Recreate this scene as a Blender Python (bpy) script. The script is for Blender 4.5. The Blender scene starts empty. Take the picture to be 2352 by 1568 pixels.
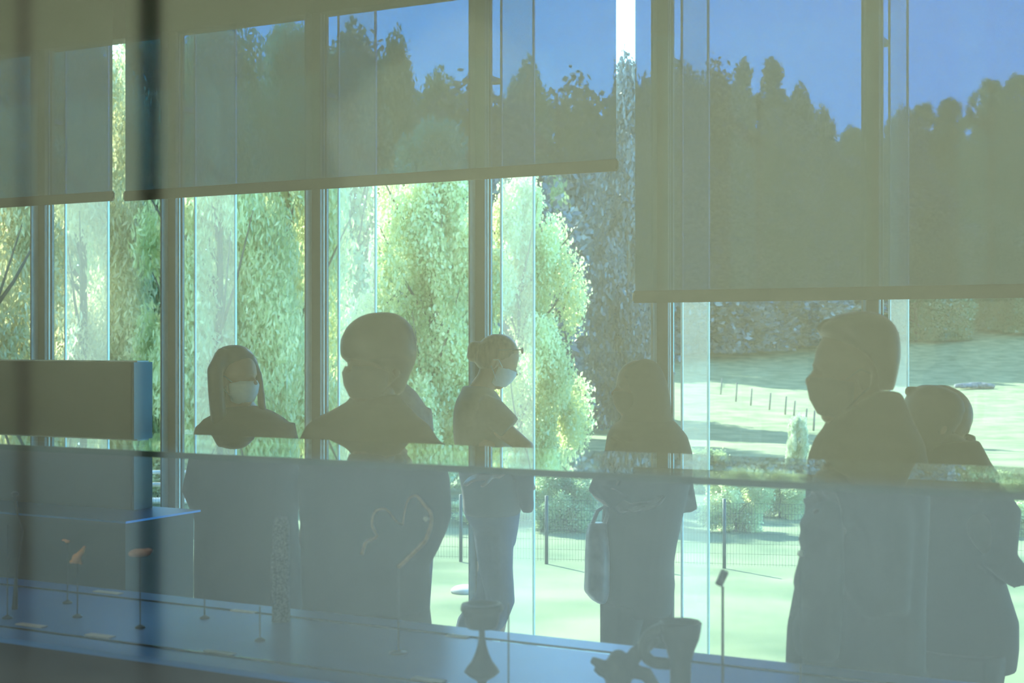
import bpy, bmesh, math, random
import numpy as np
from mathutils import Vector, Matrix

# ------------------------------------------------------------ camera, sky, sun, lamps, exposure
F = 3267.0; CX = 1176.0; CY = 784.0; EYE = 1.75
TH = math.radians(28.0); SN = math.sin(TH); CS = math.cos(TH)
scene = bpy.context.scene
col = scene.collection
scene.view_settings.view_transform = 'Standard'
scene.view_settings.look = 'None'
scene.view_settings.exposure = 0.0
scene.view_settings.gamma = 1.0
scene.view_settings.use_curve_mapping = False
scene.cycles.transparent_max_bounces = 32
scene.cycles.max_bounces = 8
scene.cycles.diffuse_bounces = 3
scene.cycles.glossy_bounces = 4
scene.cycles.sample_clamp_indirect = 3.0
scene.cycles.caustics_reflective = False

cd = bpy.data.cameras.new('camera'); cam = bpy.data.objects.new('camera', cd); col.objects.link(cam)
cam.location = (0, 0, EYE); cam.rotation_euler = (math.radians(90), 0, 0)
cd.sensor_width = 36; cd.lens = F * 36 / 2352
cd.clip_start = 0.05; cd.clip_end = 2000
cd.dof.use_dof = True; cd.dof.focus_distance = 7.0; cd.dof.aperture_fstop = 6.0
scene.camera = cam

def dirv(az, el):
    a, e = math.radians(az), math.radians(el)
    return Vector((math.sin(a) * math.cos(e), math.cos(a) * math.cos(e), math.sin(e)))

world = bpy.data.worlds.new('sky'); scene.world = world; world.use_nodes = True
wn = world.node_tree; wn.nodes.clear()
wo = wn.nodes.new('ShaderNodeOutputWorld'); bg = wn.nodes.new('ShaderNodeBackground')
tc = wn.nodes.new('ShaderNodeTexCoord'); sx = wn.nodes.new('ShaderNodeSeparateXYZ')
rmp = wn.nodes.new('ShaderNodeValToRGB')
wn.links.new(tc.outputs['Generated'], sx.inputs[0]); wn.links.new(sx.outputs['Z'], rmp.inputs[0])
rmp.color_ramp.elements[0].position = 0.0; rmp.color_ramp.elements[0].color = (0.60, 0.86, 1.0, 1)
rmp.color_ramp.elements[1].position = 0.6; rmp.color_ramp.elements[1].color = (0.08, 0.15, 0.27, 1)
e = rmp.color_ramp.elements.new(0.26); e.color = (0.46, 0.74, 1.0, 1)
e = rmp.color_ramp.elements.new(0.36); e.color = (0.16, 0.28, 0.44, 1)
mxs = wn.nodes.new('ShaderNodeMix'); mxs.data_type = 'RGBA'; mxs.blend_type = 'MULTIPLY'
mr = wn.nodes.new('ShaderNodeMapRange'); mr.inputs[1].default_value = 0.0; mr.inputs[2].default_value = 0.36
wn.links.new(sx.outputs['X'], mr.inputs[0]); wn.links.new(mr.outputs[0], mxs.inputs[0])
wn.links.new(rmp.outputs[0], mxs.inputs[6]); mxs.inputs[7].default_value = (.3, .66, .92, 1)
wn.links.new(mxs.outputs[2], bg.inputs[0]); bg.inputs[1].default_value = 10.5
wn.links.new(bg.outputs[0], wo.inputs[0])

SUN = dirv(-27, 36)                     # direction towards the sun: outside, high on the left
sl = bpy.data.lights.new('sun', 'SUN'); sl.energy = 24; sl.angle = math.radians(0.55); sl.color = (1.0, 0.95, 0.84)
so = bpy.data.objects.new('sun', sl); col.objects.link(so)
so.rotation_euler = SUN.to_track_quat('Z', 'Y').to_euler(); so.location = (-20, 20, 30)

def W(s, t, z):                         # room frame: s along the window wall, t away from the camera
    return Vector((s * CS + t * SN, -s * SN + t * CS, z))
def area(name, loc, target, sx_, sy_, power, color):
    l = bpy.data.lights.new(name, 'AREA'); l.shape = 'RECTANGLE'; l.size = sx_; l.size_y = sy_
    l.energy = power; l.color = color
    o = bpy.data.objects.new(name, l); col.objects.link(o); o.location = loc
    d = (Vector(target) - Vector(loc)).normalized()
    zz = -d; xx = Vector((CS, -SN, 0)); yy = zz.cross(xx).normalized()
    o.rotation_euler = Matrix((xx, yy, zz)).transposed().to_euler()
    return o
area('veil_lamp', W(-3.5, -1.9, 4.05), W(-3.5, -4.6, 0.3), 6.0, 0.25, 270, (0.96, 1.0, 0.86))  # added lamps: brighten the unseen back wall that the partition mirrors
area('veil_lamp', W(-1.4, -1.2, 4.05), W(-1.8, -4.2, 0.95), 2.0, 0.25, 165, (0.94, 1.0, 0.93)).data.spread = math.radians(75)
def spot(loc, target, power, cone, color):
    l = bpy.data.lights.new('ceiling_spot', 'SPOT'); l.energy = power; l.spot_size = math.radians(cone)
    l.spot_blend = 0.5; l.color = color; l.shadow_soft_size = 0.03
    o = bpy.data.objects.new('ceiling_spot', l); col.objects.link(o); o.location = loc
    o.rotation_euler = (Vector(loc) - Vector(target)).to_track_quat('Z', 'Y').to_euler()
SPOTS = [(W(-3.2, 1.5, 4.0), W(-2.55, 2.6, 1.1), 60, 16, (1.0, 0.8, 0.62)),
         (W(-1.2, 1.3, 4.0), W(-1.65, 2.6, 1.15), 12, 12, (1.0, 0.82, 0.62))]
for a in SPOTS: spot(*a)

# ------------------------------------------------------------ helpers
def px(x, y, d, dd=0.0):                # photograph pixel at depth d -> world point; dd pushes straight back
    return Vector(((x - CX) * d / F, d + dd, EYE - (y - CY) * d / F))
def on_plane(x, t):                     # s coordinate where the pixel column x meets the plane at distance t
    X = (x - CX) / F
    d = t / (X * SN + CS)
    return d * (X * CS - SN), d

def tag(o, label=None, cat=None, group=None, kind=None):
    if label: o['label'] = label
    if cat: o['category'] = cat
    if group: o['group'] = group
    if kind: o['kind'] = kind
    return o
def empty(name, loc, label, cat, group=None, kind=None):
    o = bpy.data.objects.new(name, None); col.objects.link(o); o.location = loc; o.empty_display_size = 0.1
    return tag(o, label, cat, group, kind)

class MB:
    def __init__(self): self.v = []; self.f = []
    def add(self, vs, fs):
        n = len(self.v); self.v += [tuple(p) for p in vs]; self.f += [tuple(i + n for i in f) for f in fs]; return self
    def box(self, s0, s1, t0, t1, z0, z1):       # a box aligned with the room
        vs = [W(s, t, z) for z in (z0, z1) for (s, t) in ((s0, t0), (s1, t0), (s1, t1), (s0, t1))]
        return self.add(vs, [(0, 1, 2, 3), (4, 7, 6, 5), (0, 4, 5, 1), (1, 5, 6, 2), (2, 6, 7, 3), (3, 7, 4, 0)])
    def rings(self, rings, closed=True):
        n = len(rings[0]); vs = [p for r in rings for p in r]; fs = []
        for k in range(len(rings) - 1):
            for i in range(n):
                j = (i + 1) % n; fs.append((k * n + i, k * n + j, (k + 1) * n + j, (k + 1) * n + i))
        if closed:
            fs.append(tuple(range(n - 1, -1, -1))); fs.append(tuple((len(rings) - 1) * n + i for i in range(n)))
        return self.add(vs, fs)
    def tube(self, pts, rad, n=10, flat=None):
        pts = [Vector(p) for p in pts]
        if not hasattr(rad, '__len__'): rad = [rad] * len(pts)
        rs = []; up = None
        for i, p in enumerate(pts):
            d = (pts[min(i + 1, len(pts) - 1)] - pts[max(i - 1, 0)]).normalized()
            if up is None:
                up = Vector((0, 0, 1)) if abs(d.z) < .8 else Vector((0, 1, 0))
            a = d.cross(up).normalized(); b = a.cross(d).normalized(); up = b
            fl = 1.0 if flat is None else flat
            rs.append([p + a * (rad[i] * math.cos(q)) + b * (rad[i] * fl * math.sin(q))
                       for q in [2 * math.pi * k / n for k in range(n)]])
        return self.rings(rs)
    def ell(self, c, rx, ry, rz, n=20, m=12, rot=None):
        c = Vector(c); rs = []
        for k in range(1, m):
            a = math.pi * k / m; r = []
            for i in range(n):
                q = 2 * math.pi * i / n
                v = Vector((rx * math.sin(a) * math.cos(q), ry * math.sin(a) * math.sin(q), -rz * math.cos(a)))
                if rot is not None: v = rot @ v
                r.append(c + v)
            rs.append(r)
        return self.rings(rs)
    def lathe(self, c, prof, n=28):              # prof: list of (radius, z)
        c = Vector(c)
        rs = [[c + Vector((r * math.cos(2 * math.pi * i / n), r * math.sin(2 * math.pi * i / n), z)) for i in range(n)] for r, z in prof]
        return self.rings(rs)
    def build(self, name, mat, parent=None, smooth=False, bevel=0.0):
        me = bpy.data.meshes.new(name); me.from_pydata(self.v, [], self.f); me.update()
        bm = bmesh.new(); bm.from_mesh(me); bmesh.ops.recalc_face_normals(bm, faces=bm.faces)
        if bevel: bmesh.ops.bevel(bm, geom=bm.edges[:], offset=bevel, segments=2, affect='EDGES', clamp_overlap=True)
        bm.to_mesh(me); bm.free()
        if smooth: me.shade_smooth()
        o = bpy.data.objects.new(name, me); col.objects.link(o)
        if mat: me.materials.append(mat)
        if parent is not None: adopt(o, parent)
        return o
def adopt(o, parent):
    bpy.context.view_layer.update() if False else None
    o.parent = parent
    loc = Vector((0, 0, 0)); q = parent
    while q is not None: loc += q.location; q = q.parent
    o.location = o.location - loc if o.location.length > 0 else -loc
    return o
def fuse(mb, name, mat, parent, voxel=0.011, smooth=3):     # weld everything in mb into one continuous surface
    o = mb.build(name, mat, None, True)
    m = o.modifiers.new('r', 'REMESH'); m.mode = 'VOXEL'; m.voxel_size = voxel
    s = o.modifiers.new('s', 'SMOOTH'); s.iterations = smooth; s.factor = 0.5
    dg = bpy.context.evaluated_depsgraph_get()
    me = bpy.data.meshes.new_from_object(o.evaluated_get(dg)); me.name = name
    o.modifiers.clear(); o.data = me; me.shade_smooth()
    if not me.materials: me.materials.append(mat)
    if parent is not None: adopt(o, parent)
    return o

# ------------------------------------------------------------ materials
def newmat(name):
    m = bpy.data.materials.new(name); m.use_nodes = True; m.node_tree.nodes.clear()
    return m, m.node_tree.nodes, m.node_tree.links
def noise_col(N, L, c1, c2, scale, detail=3, coord='Object', stretch=None):
    t = N.new('ShaderNodeTexCoord'); n = N.new('ShaderNodeTexNoise'); n.inputs['Scale'].default_value = scale; n.inputs['Detail'].default_value = 9 if scale == .8 else detail
    mp = N.new('ShaderNodeMapping'); L.new(t.outputs[coord], mp.inputs[0]); L.new(mp.outputs[0], n.inputs['Vector'])
    if stretch: mp.inputs['Scale'].default_value = stretch
    r = N.new('ShaderNodeValToRGB'); r.color_ramp.elements[0].position = .35; r.color_ramp.elements[1].position = .65
    r.color_ramp.elements[0].color = (*c1, 1); r.color_ramp.elements[1].color = (*c2, 1)
    L.new(n.outputs['Fac'], r.inputs[0]); return r.outputs[0]
def pbr(name, c, rough=.6, metal=0.0, c2=None, scale=20, spec=None, stretch=None, bump=0.0):
    m, N, L = newmat(name); b = N.new('ShaderNodeBsdfPrincipled'); o = N.new('ShaderNodeOutputMaterial'); L.new(b.outputs[0], o.inputs[0])
    b.inputs['Roughness'].default_value = rough; b.inputs['Metallic'].default_value = metal
    if spec is not None: b.inputs['Specular IOR Level'].default_value = spec
    if c2 is None: c2 = tuple(min(1, x * 1.12) for x in c)
    k = noise_col(N, L, c, c2, scale, stretch=stretch); L.new(k, b.inputs['Base Color'])
    if bump:
        bp = N.new('ShaderNodeBump'); bp.inputs['Strength'].default_value = bump
        n = N.new('ShaderNodeTexNoise'); n.inputs['Scale'].default_value = scale * 2; L.new(n.outputs['Fac'], bp.inputs['Height']); L.new(bp.outputs[0], b.inputs['Normal'])
    return m
def sheet_glass(name, r0, tint, rough=0.0):     # Schlick reflection over clear transmission, per face
    m, N, L = newmat(name); o = N.new('ShaderNodeOutputMaterial'); mix = N.new('ShaderNodeMixShader')
    t = N.new('ShaderNodeBsdfTransparent'); t.inputs[0].default_value = (*tint, 1)
    g = N.new('ShaderNodeBsdfGlossy'); g.inputs['Roughness'].default_value = rough; g.inputs[0].default_value = (.95, 1, .98, 1)
    ge = N.new('ShaderNodeNewGeometry'); dot = N.new('ShaderNodeVectorMath'); dot.operation = 'DOT_PRODUCT'
    L.new(ge.outputs['Normal'], dot.inputs[0]); L.new(ge.outputs['Incoming'], dot.inputs[1])
    ab = N.new('ShaderNodeMath'); ab.operation = 'ABSOLUTE'; L.new(dot.outputs['Value'], ab.inputs[0])
    su = N.new('ShaderNodeMath'); su.operation = 'SUBTRACT'; su.inputs[0].default_value = 1; L.new(ab.outputs[0], su.inputs[1])
    pw = N.new('ShaderNodeMath'); pw.operation = 'POWER'; L.new(su.outputs[0], pw.inputs[0]); pw.inputs[1].default_value = 5
    ma = N.new('ShaderNodeMath'); ma.operation = 'MULTIPLY_ADD'; L.new(pw.outputs[0], ma.inputs[0]); ma.inputs[1].default_value = 1 - r0; ma.inputs[2].default_value = r0
    L.new(ma.outputs[0], mix.inputs[0]); L.new(t.outputs[0], mix.inputs[1]); L.new(g.outputs[0], mix.inputs[2]); L.new(mix.outputs[0], o.inputs[0])
    return m
def foliage(name, c1, c2, trans=.5, scale=1.3):
    m, N, L = newmat(name); o = N.new('ShaderNodeOutputMaterial'); mix = N.new('ShaderNodeMixShader'); mix.inputs[0].default_value = trans
    d = N.new('ShaderNodeBsdfDiffuse'); t = N.new('ShaderNodeBsdfTranslucent')
    k = noise_col(N, L, c1, c2, scale, 6)
    L.new(k, d.inputs[0]); L.new(k, t.inputs[0]); L.new(d.outputs[0], mix.inputs[1]); L.new(t.outputs[0], mix.inputs[2])
    g = N.new('ShaderNodeBsdfGlossy'); g.inputs['Roughness'].default_value = .38; m3 = N.new('ShaderNodeMixShader'); m3.inputs[0].default_value = .06
    L.new(mix.outputs[0], m3.inputs[1]); L.new(g.outputs[0], m3.inputs[2]); L.new(m3.outputs[0], o.inputs[0])
    return m
def cloth_screen(name, trans, colr):            # open-weave roller blind cloth: part see-through, part diffuse
    m, N, L = newmat(name); o = N.new('ShaderNodeOutputMaterial'); add = N.new('ShaderNodeAddShader')
    t = N.new('ShaderNodeBsdfTransparent'); d = N.new('ShaderNodeBsdfDiffuse'); tl = N.new('ShaderNodeBsdfTranslucent')
    tex = N.new('ShaderNodeTexCoord'); mp = N.new('ShaderNodeMapping'); mp.inputs['Scale'].default_value = (900, 900, 260)
    n = N.new('ShaderNodeTexNoise'); n.inputs['Scale'].default_value = 0.35; n.inputs['Detail'].default_value = 2
    L.new(tex.outputs['Object'], mp.inputs[0]); L.new(mp.outputs[0], n.inputs[0])
    r = N.new('ShaderNodeValToRGB'); r.color_ramp.elements[0].position = .3; r.color_ramp.elements[1].position = .7
    r.color_ramp.elements[0].color = (*[x * .88 for x in trans], 1); r.color_ramp.elements[1].color = (*[x * 1.12 for x in trans], 1)
    L.new(n.outputs['Fac'], r.inputs[0]); L.new(r.outputs[0], t.inputs[0])
    d.inputs[0].default_value = (*colr, 1); tl.inputs[0].default_value = (.02, .022, .016, 1)
    a2 = N.new('ShaderNodeAddShader'); L.new(d.outputs[0], a2.inputs[0]); L.new(tl.outputs[0], a2.inputs[1])
    L.new(t.outputs[0], add.inputs[0]); L.new(a2.outputs[0], add.inputs[1]); L.new(add.outputs[0], o.inputs[0])
    return m
def milky_glass(name, fac, colr):
    m, N, L = newmat(name); o = N.new('ShaderNodeOutputMaterial'); mix = N.new('ShaderNodeMixShader'); mix.inputs[0].default_value = fac
    t = N.new('ShaderNodeBsdfTransparent'); t.inputs[0].default_value = (.93, .98, .97, 1)
    d = N.new('ShaderNodeBsdfDiffuse'); tl = N.new('ShaderNodeBsdfTranslucent'); d.inputs[0].default_value = (*colr, 1); tl.inputs[0].default_value = (*colr, 1)
    m2 = N.new('ShaderNodeMixShader'); m2.inputs[0].default_value = .5
    L.new(d.outputs[0], m2.inputs[1]); L.new(tl.outputs[0], m2.inputs[2]); L.new(t.outputs[0], mix.inputs[1]); L.new(m2.outputs[0], mix.inputs[2]); L.new(mix.outputs[0], o.inputs[0])
    return m

M = {}
M['wall'] = pbr('plaster_beige', (.54, .56, .40), .9, c2=(.57, .59, .43), scale=3)
M['veil_tint'] = pbr('veil_tint_blue', (.60, .74, .80), .85, c2=(.63, .77, .83), scale=3)  # blue added to cool the lower part of the mirrored veil
M['dark_wall'] = pbr('dark_plaster', (.035, .034, .028), .9, scale=4)
M['floor'] = pbr('polished_concrete', (.20, .22, .25), .35, c2=(.25, .27, .30), scale=2.5)
M['brown'] = pbr('bronze_paint', (.020, .018, .013), .5, scale=30)
M['web'] = pbr('grey_metal_skylit', (.20, .23, .24), .35, metal=.2, scale=30)  # skylight on the mullion sides is put into this lighter grey
M['gasket'] = pbr('pale_gasket', (.55, .62, .58), .5, scale=30)
M['white_edge'] = pbr('polished_glass_edge', (.70, .82, .88), .2, scale=60)  # light caught by the polished edges is put into the pale colour
M['winglass'] = sheet_glass('window_glass', .025, (.87, .955, .925))
M['fin'] = milky_glass('printed_fin_glass', .13, (.55, .62, .62))
M['pane'] = sheet_glass('partition_glass', .13, (.985, 1, .99), .05)
M['museum'] = sheet_glass('museum_glass', .004, (.985, .995, .99))
M['topglass'] = sheet_glass('case_top_glass', .05, (.93, .98, .97), .012)
M['edge'] = pbr('green_glass_edge', (.012, .035, .028), .5, c2=(.018, .045, .036), scale=8, spec=.1)
M['seal'] = pbr('black_silicone', (.004, .004, .004), .8, scale=40, spec=.05)
M['blind'] = cloth_screen('screen_cloth', (.064, .188, .295), (.03, .03, .02))
M['hem'] = pbr('blind_hem', (.03, .028, .018), .8, scale=200)
M['base'] = pbr('blue_grey_lacquer', (.085, .27, .66), .36, metal=.42, c2=(.09, .285, .70), scale=6, spec=.15)
M['plinth'] = pbr('dark_grey_paint', (.022, .024, .026), .6, scale=10)
M['panel'] = pbr('dark_display_panel', (.03, .03, .026), .5, scale=10)
M['panel_end'] = pbr('brushed_steel_end', (.045, .075, .095), .3, metal=.3, scale=20)
M['steel'] = pbr('dark_steel', (.03, .035, .045), .35, metal=.6, scale=50)
M['column_brown'] = pbr('brown_post', (.26, .24, .19), .8, scale=10)
M['card'] = pbr('white_card', (.75, .78, .85), .5, scale=50)
M['bronze'] = pbr('dark_bronze', (.022, .018, .015), .45, metal=.3, c2=(.035, .028, .02), scale=40)
M['gold'] = pbr('old_gold', (.50, .30, .10), .5, metal=.2, c2=(.36, .2, .07), scale=90)
M['terracotta'] = pbr('orange_terracotta', (.75, .33, .12), .7, c2=(.6, .25, .09), scale=60)
M['pink'] = pbr('pink_stone', (.62, .38, .36), .7, c2=(.5, .3, .3), scale=60)
M['stone'] = pbr('speckled_stone', (.03, .035, .035), .9, c2=(.17, .20, .22), scale=260, bump=.3)
M['silver'] = pbr('pale_silver', (.85, .88, .8), .3, scale=60)
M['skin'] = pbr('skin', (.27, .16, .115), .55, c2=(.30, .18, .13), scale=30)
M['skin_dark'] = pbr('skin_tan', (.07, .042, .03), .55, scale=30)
M['hair_dark'] = pbr('black_hair', (.012, .010, .009), .5, scale=60, stretch=(1, 1, .1))
M['hair_brown'] = pbr('brown_hair', (.14, .085, .045), .45, c2=(.24, .15, .08), scale=60, stretch=(1, 1, .2))
M['cl_black'] = pbr('black_cloth', (.016, .016, .017), .9, scale=120)
M['cl_charcoal'] = pbr('charcoal_cloth', (.028, .027, .03), .9, scale=120)
M['cl_grey'] = pbr('grey_blue_cloth', (.20, .24, .30), .9, scale=60)
M['cl_tee'] = pbr('faded_dark_tee', (.085, .09, .10), .9, scale=60)
M['jeans'] = pbr('blue_jeans', (.035, .065, .13), .9, c2=(.05, .085, .16), scale=80)
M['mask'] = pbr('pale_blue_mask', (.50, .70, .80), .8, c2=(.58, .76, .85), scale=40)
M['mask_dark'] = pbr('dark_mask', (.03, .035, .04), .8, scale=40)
M['shoe'] = pbr('shoe_leather', (.03, .025, .02), .5, scale=60)
M['plastic_bag'] = pbr('grey_plastic', (.22, .26, .32), .35, c2=(.35, .40, .46), scale=14, bump=.5)
M['grass'] = pbr('meadow_grass', (.060, .105, .040), 1.0, c2=(.20, .225, .115), scale=.8)
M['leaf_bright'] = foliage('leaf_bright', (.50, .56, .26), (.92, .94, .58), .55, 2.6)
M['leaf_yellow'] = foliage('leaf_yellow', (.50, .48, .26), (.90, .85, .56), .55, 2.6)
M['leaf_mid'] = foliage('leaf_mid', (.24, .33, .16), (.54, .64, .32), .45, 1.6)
M['leaf_shade_haze'] = foliage('leaf_shade_haze', (.05, .08, .115), (.12, .18, .215), .25, .8)  # shade and bluish haze of the woods are put into the leaf colour
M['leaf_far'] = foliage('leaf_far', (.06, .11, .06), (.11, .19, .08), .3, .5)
M['bark'] = pbr('bark', (.06, .05, .04), .95, c2=(.11, .095, .075), scale=12, stretch=(1, 1, .2))
M['fence'] = pbr('dark_fence_metal', (.03, .05, .055), .5, scale=30)
M['wood'] = pbr('weathered_wood', (.10, .10, .095), .9, c2=(.18, .17, .15), scale=30)
M['rock'] = pbr('pale_rock', (.34, .33, .33), .95, c2=(.55, .53, .52), scale=6, bump=.5)
M['dark_rock'] = pbr('dark_rock', (.07, .08, .10), .95, c2=(.2, .21, .24), scale=5, bump=.5)
M['blossom'] = foliage('blossom', (.4, .5, .33), (.7, .75, .6), .5, 3)

# ------------------------------------------------------------ room shell
TW = 7.33                                # window wall distance
S0, S1 = -11.0, 3.0; TB = -4.2; ZC = 4.4; ZL = 3.815
def struct(name, mb, mat, label, bevel=0):
    o = mb.build(name, mat); return tag(o, label, kind='structure')
struct('floor', MB().box(S0, S1, TB, TW + .1, -.12, 0), M['floor'], 'dark polished concrete floor of the gallery')
struct('ceiling', MB().box(S0, S1, TB, TW + .1, ZC, ZC + .15), M['dark_wall'], 'dark gallery ceiling')
struct('wall_back', MB().box(S0, S1, TB - .15, TB, 1.15, ZC), M['wall'], 'beige plaster wall behind the camera')
struct('trim_1', MB().box(S0, S1, TB - .15, TB, 0, 1.15), M['veil_tint'], 'lower part of the unseen back wall, blue added to tint the veil')
struct('trim_3', MB().box(-5.525, -5.385, TB + .001, TB + .02, 0, ZC), M['seal'], 'black vertical panel strip on the back wall, mirrored in the glass')
struct('trim_4', MB().box(-6.47, -6.37, TB + .001, TB + .02, 0, ZC), M['column_brown'], 'brown vertical panel strip on the back wall, mirrored in the glass')
struct('wall_left', MB().box(S0 - .15, S0, TB, TW + .1, 0, ZC), M['dark_wall'], 'dark left wall of the gallery')
struct('wall_right', MB().box(S1, S1 + .15, TB, TW + .1, 0, ZC), M['dark_wall'], 'dark right wall of the gallery')
struct('wall_front', MB().box(S0, S1, TW - .02, TW + .12, ZL, ZC + .15), M['dark_wall'], 'dark lintel over the tall windows')

mull = [on_plane(x, TW)[0] for x in (85, 383, 713, 1088, 1505, 1985)]
mull = [mull[0] - 2.36, mull[0] - 1.18] + mull + [mull[-1] + 1.17 * k for k in (1, 2, 3, 4)]
ZB = 0.0
for k, s0 in enumerate(mull):
    nxt = mull[k + 1] if k + 1 < len(mull) else S1
    w = empty('window_%d' % (k + 1), W(s0, TW, 0), 'tall glazed window bay with bronze mullion', None, kind='structure')
    MB().box(s0, s0 + .012, TW - .062, TW - .001, ZB, ZL).build('mullion_web', M['web'], w)
    MB().box(s0, s0 + .075, TW, TW + .022, ZB, ZL).build('mullion', M['brown'], w)
    MB().box(s0 + .012, s0 + .063, TW + .0225, TW + .085, ZB, ZL).build('frame', M['web'], w)
    MB().box(s0 + .0635, s0 + .073, TW + .040, TW + .052, ZB, ZL).build('gasket', M['gasket'], w)
    MB().box(s0 + .0635, s0 + .080, TW + .062, TW + .085, ZB, ZL).build('glazing_bead', M['brown'], w)
    MB().box(s0 + .081, nxt - .001, TW + .066, TW + .078, ZB + .02, ZL - .001).build('pane', M['winglass'], w)
struct('trim_2', MB().box(S0, S1, TW + .0, TW + .10, -.12, -.001), M['web'], 'low metal sill under the windows')

# exterior glass fins, one beside each mullion
fin_words = ['beside the leftmost mullion, past the display panel', 'behind the long-haired person', 'behind the person with the mushroom haircut',
             'right of the person with the hair bun', 'right of the hooded person', 'behind the person in profile on the right']
for k, s0 in list(enumerate(mull))[2:8]:
    f = empty('glass_fin', W(s0 + .08, TW + .18, -.1), 'milky vertical glass fin outside the windows ' + (fin_words[k - 2]), 'glass fin', 'milky glass fins outside the windows')
    a, b = TW + .18, TW + .62
    MB().box(s0 + .080, s0 + .092, a + .012, b - .016, -.1, 4.4).build('fin_sheet', M['fin'], f)
    MB().box(s0 + .080, s0 + .092, a, a + .0118, -.1, 4.4).build('fin_edge', M['white_edge'], f)
    MB().box(s0 + .080, s0 + .092, b - .0158, b, -.1, 4.4).build('fin_edge', M['white_edge'], f)
    MB().box(s0 + .074, s0 + .098, b - .05, b + .01, -.12, -.1005).build('fin_shoe', M['gasket'], f)
    MB().box(s0 + .020, s0 + .079, TW + .087, a + .03, 3.3, 3.33).build('bracket', M['web'], f)

# roller blinds
TBL = TW - .22
def blind(x0, x1, zb, label):
    s_a = on_plane(x0, TBL)[0] if x0 is not None else S0 + .1
    s_b = on_plane(x1, TBL)[0] if x1 is not None else S1 - .1
    o = empty('roller_blind', W((s_a + s_b) / 2, TBL, ZC - .05), label, 'roller blind', 'roller blinds at the window wall')
    MB().box(s_a, s_b, TBL, TBL + .0015, zb + .06, ZC - .1).build('cloth', M['blind'], o)
    c = MB()
    c.box(s_a - .008, s_b + .008, TBL - .006, TBL + .010, zb, zb + .066)
    h = c.build('hem_bar', M['hem'], o, bevel=.003)
    for s in (s_a - .006, s_b + .006):
        MB().tube([W(s, TBL + .002, zb + .012), W(s, TBL + .002, zb + .054)], .010, 10).build('end_cap', M['hem'], o, True)
    MB().tube([W(s_a, TBL, ZC - .06), W(s_b, TBL, ZC - .06)], .035, 14).build('roller_tube', M['hem'], o, True)
blind(None, 258, 2.685, 'dark screen roller blind at the far left, cut by the frame edge')
blind(288, 1415, 2.678, 'wide dark screen roller blind in the middle, hanging above the people')
blind(1459, None, 1.958, 'screen roller blind on the right, pulled down lowest over the blue sky')

# ------------------------------------------------------------ glass partition right in front of the camera
TP = .90
gp = empty('glass_partition', W(-.2, TP, 0), 'clear glass partition nearest to the camera, mirroring the room behind', 'glass partition')
MB().box(-2.2, 1.2, TP, TP + .010, .02, 2.6).build('pane', M['pane'], gp)
MB().box(-2.2, 1.2, TP - .02, TP + .03, 0, .0195).build('floor_channel', M['steel'], gp)

# ------------------------------------------------------------ the glass display case
ZBASE = 1.082; ZTOP = EYE - .235
Ca, Cb = -3.9, .9
case = empty('display_case', W(-1.5, 2.6, 0), 'long glass display case on a blue grey base in front of the people', 'display case')
TF, TK = 2.385, 2.79
MB().box(Ca, Cb, 2.295, 2.885, ZBASE - .012, ZBASE).build('base_top', M['base'], case, bevel=.002)
MB().box(Ca + .01, Cb - .01, 2.31, 2.87, 0, ZBASE - .0125).build('plinth', M['plinth'], case)
MB().box(Ca + .02, Cb - .02, TF - .009, TF - .0005, ZBASE + .0003, ZBASE + .002).build('groove', M['seal'], case)
MB().box(Ca + .02, Cb - .02, TK + .0005, TK + .009, ZBASE + .0003, ZBASE + .002).build('groove', M['seal'], case)
MB().box(Ca + .02, Cb - .02, TF, TF + .008, ZBASE + .0005, ZTOP - .0145).build('front_glass', M['museum'], case)
MB().box(Ca + .02, Cb - .02, TK - .008, TK, ZBASE + .0005, ZTOP - .0145).build('back_glass', M['museum'], case)
tp = MB().box(Ca + .02, Cb - .02, 2.332, TK + .004, ZTOP - .012, ZTOP)
tp.build('top_glass', M['topglass'], case)
MB().box(Ca + .02, Cb - .02, 2.3295, 2.3318, ZTOP - .013, ZTOP - .0003).build('top_edge', M['edge'], case)

def on_base(x, y, z=ZBASE):
    d = (EYE - z) * F / (y - CY); return px(x, y, d), d
def rod_stand(x, yb, ytop, label, r=.0016, foot=.012):
    p, d = on_base(x, yb); o = empty('display_stand', p, label, 'stand', 'thin rod stands in the display case')
    q = px(x, ytop, d)
    MB().tube([p + Vector((0, 0, .004)), q], r, 8).build('rod', M['steel'], o, True)
    MB().lathe(p, [(foot, 0.0003), (foot, .003), (foot * .55, .006), (r, .009)], 20).build('foot', M['steel'], o, True)
    return q, d
rod_stand(17, 1420, 1205, 'thin dark rod stand at the left end of the case')
qa, da = rod_stand(155, 1385, 1247, 'thin rod stand under the smaller orange fragment')
qb, db = rod_stand(178, 1417, 1292, 'thin rod stand under the orange bird-like figurine')
qp, dp = rod_stand(322, 1442, 1277, 'thin rod stand under the pinkish stone fragment, by the black joint')
rod_stand(470, 1420, 1365, 'short thin rod stand beside the black joint, with a bare top')
rod_stand(597, 1472, 1392, 'short thin rod stand left of the speckled stele')
rod_stand(1168, 1592, 1385, 'tall thin rod stand right of the bronze incense burner')
qh, dh = rod_stand(1660, 1610, 1346, 'tall thin rod stand holding up the dark axe head', .0026, .016)
qs, ds = rod_stand(1839, 1600, 1277, 'thin rod stand under the small glint bead on the right')
def art(name, mb, mat, label, cat, base, voxel=None, group=None, smooth=True):
    if voxel: o = fuse(mb, name, mat, None, voxel, 2)
    else: o = mb.build(name, mat, None, smooth)
    c = Vector(base); o.data.transform(Matrix.Translation(-c)); o.location = c
    return tag(o, label, cat, group)
u = d_ = None
k = db / F
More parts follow.
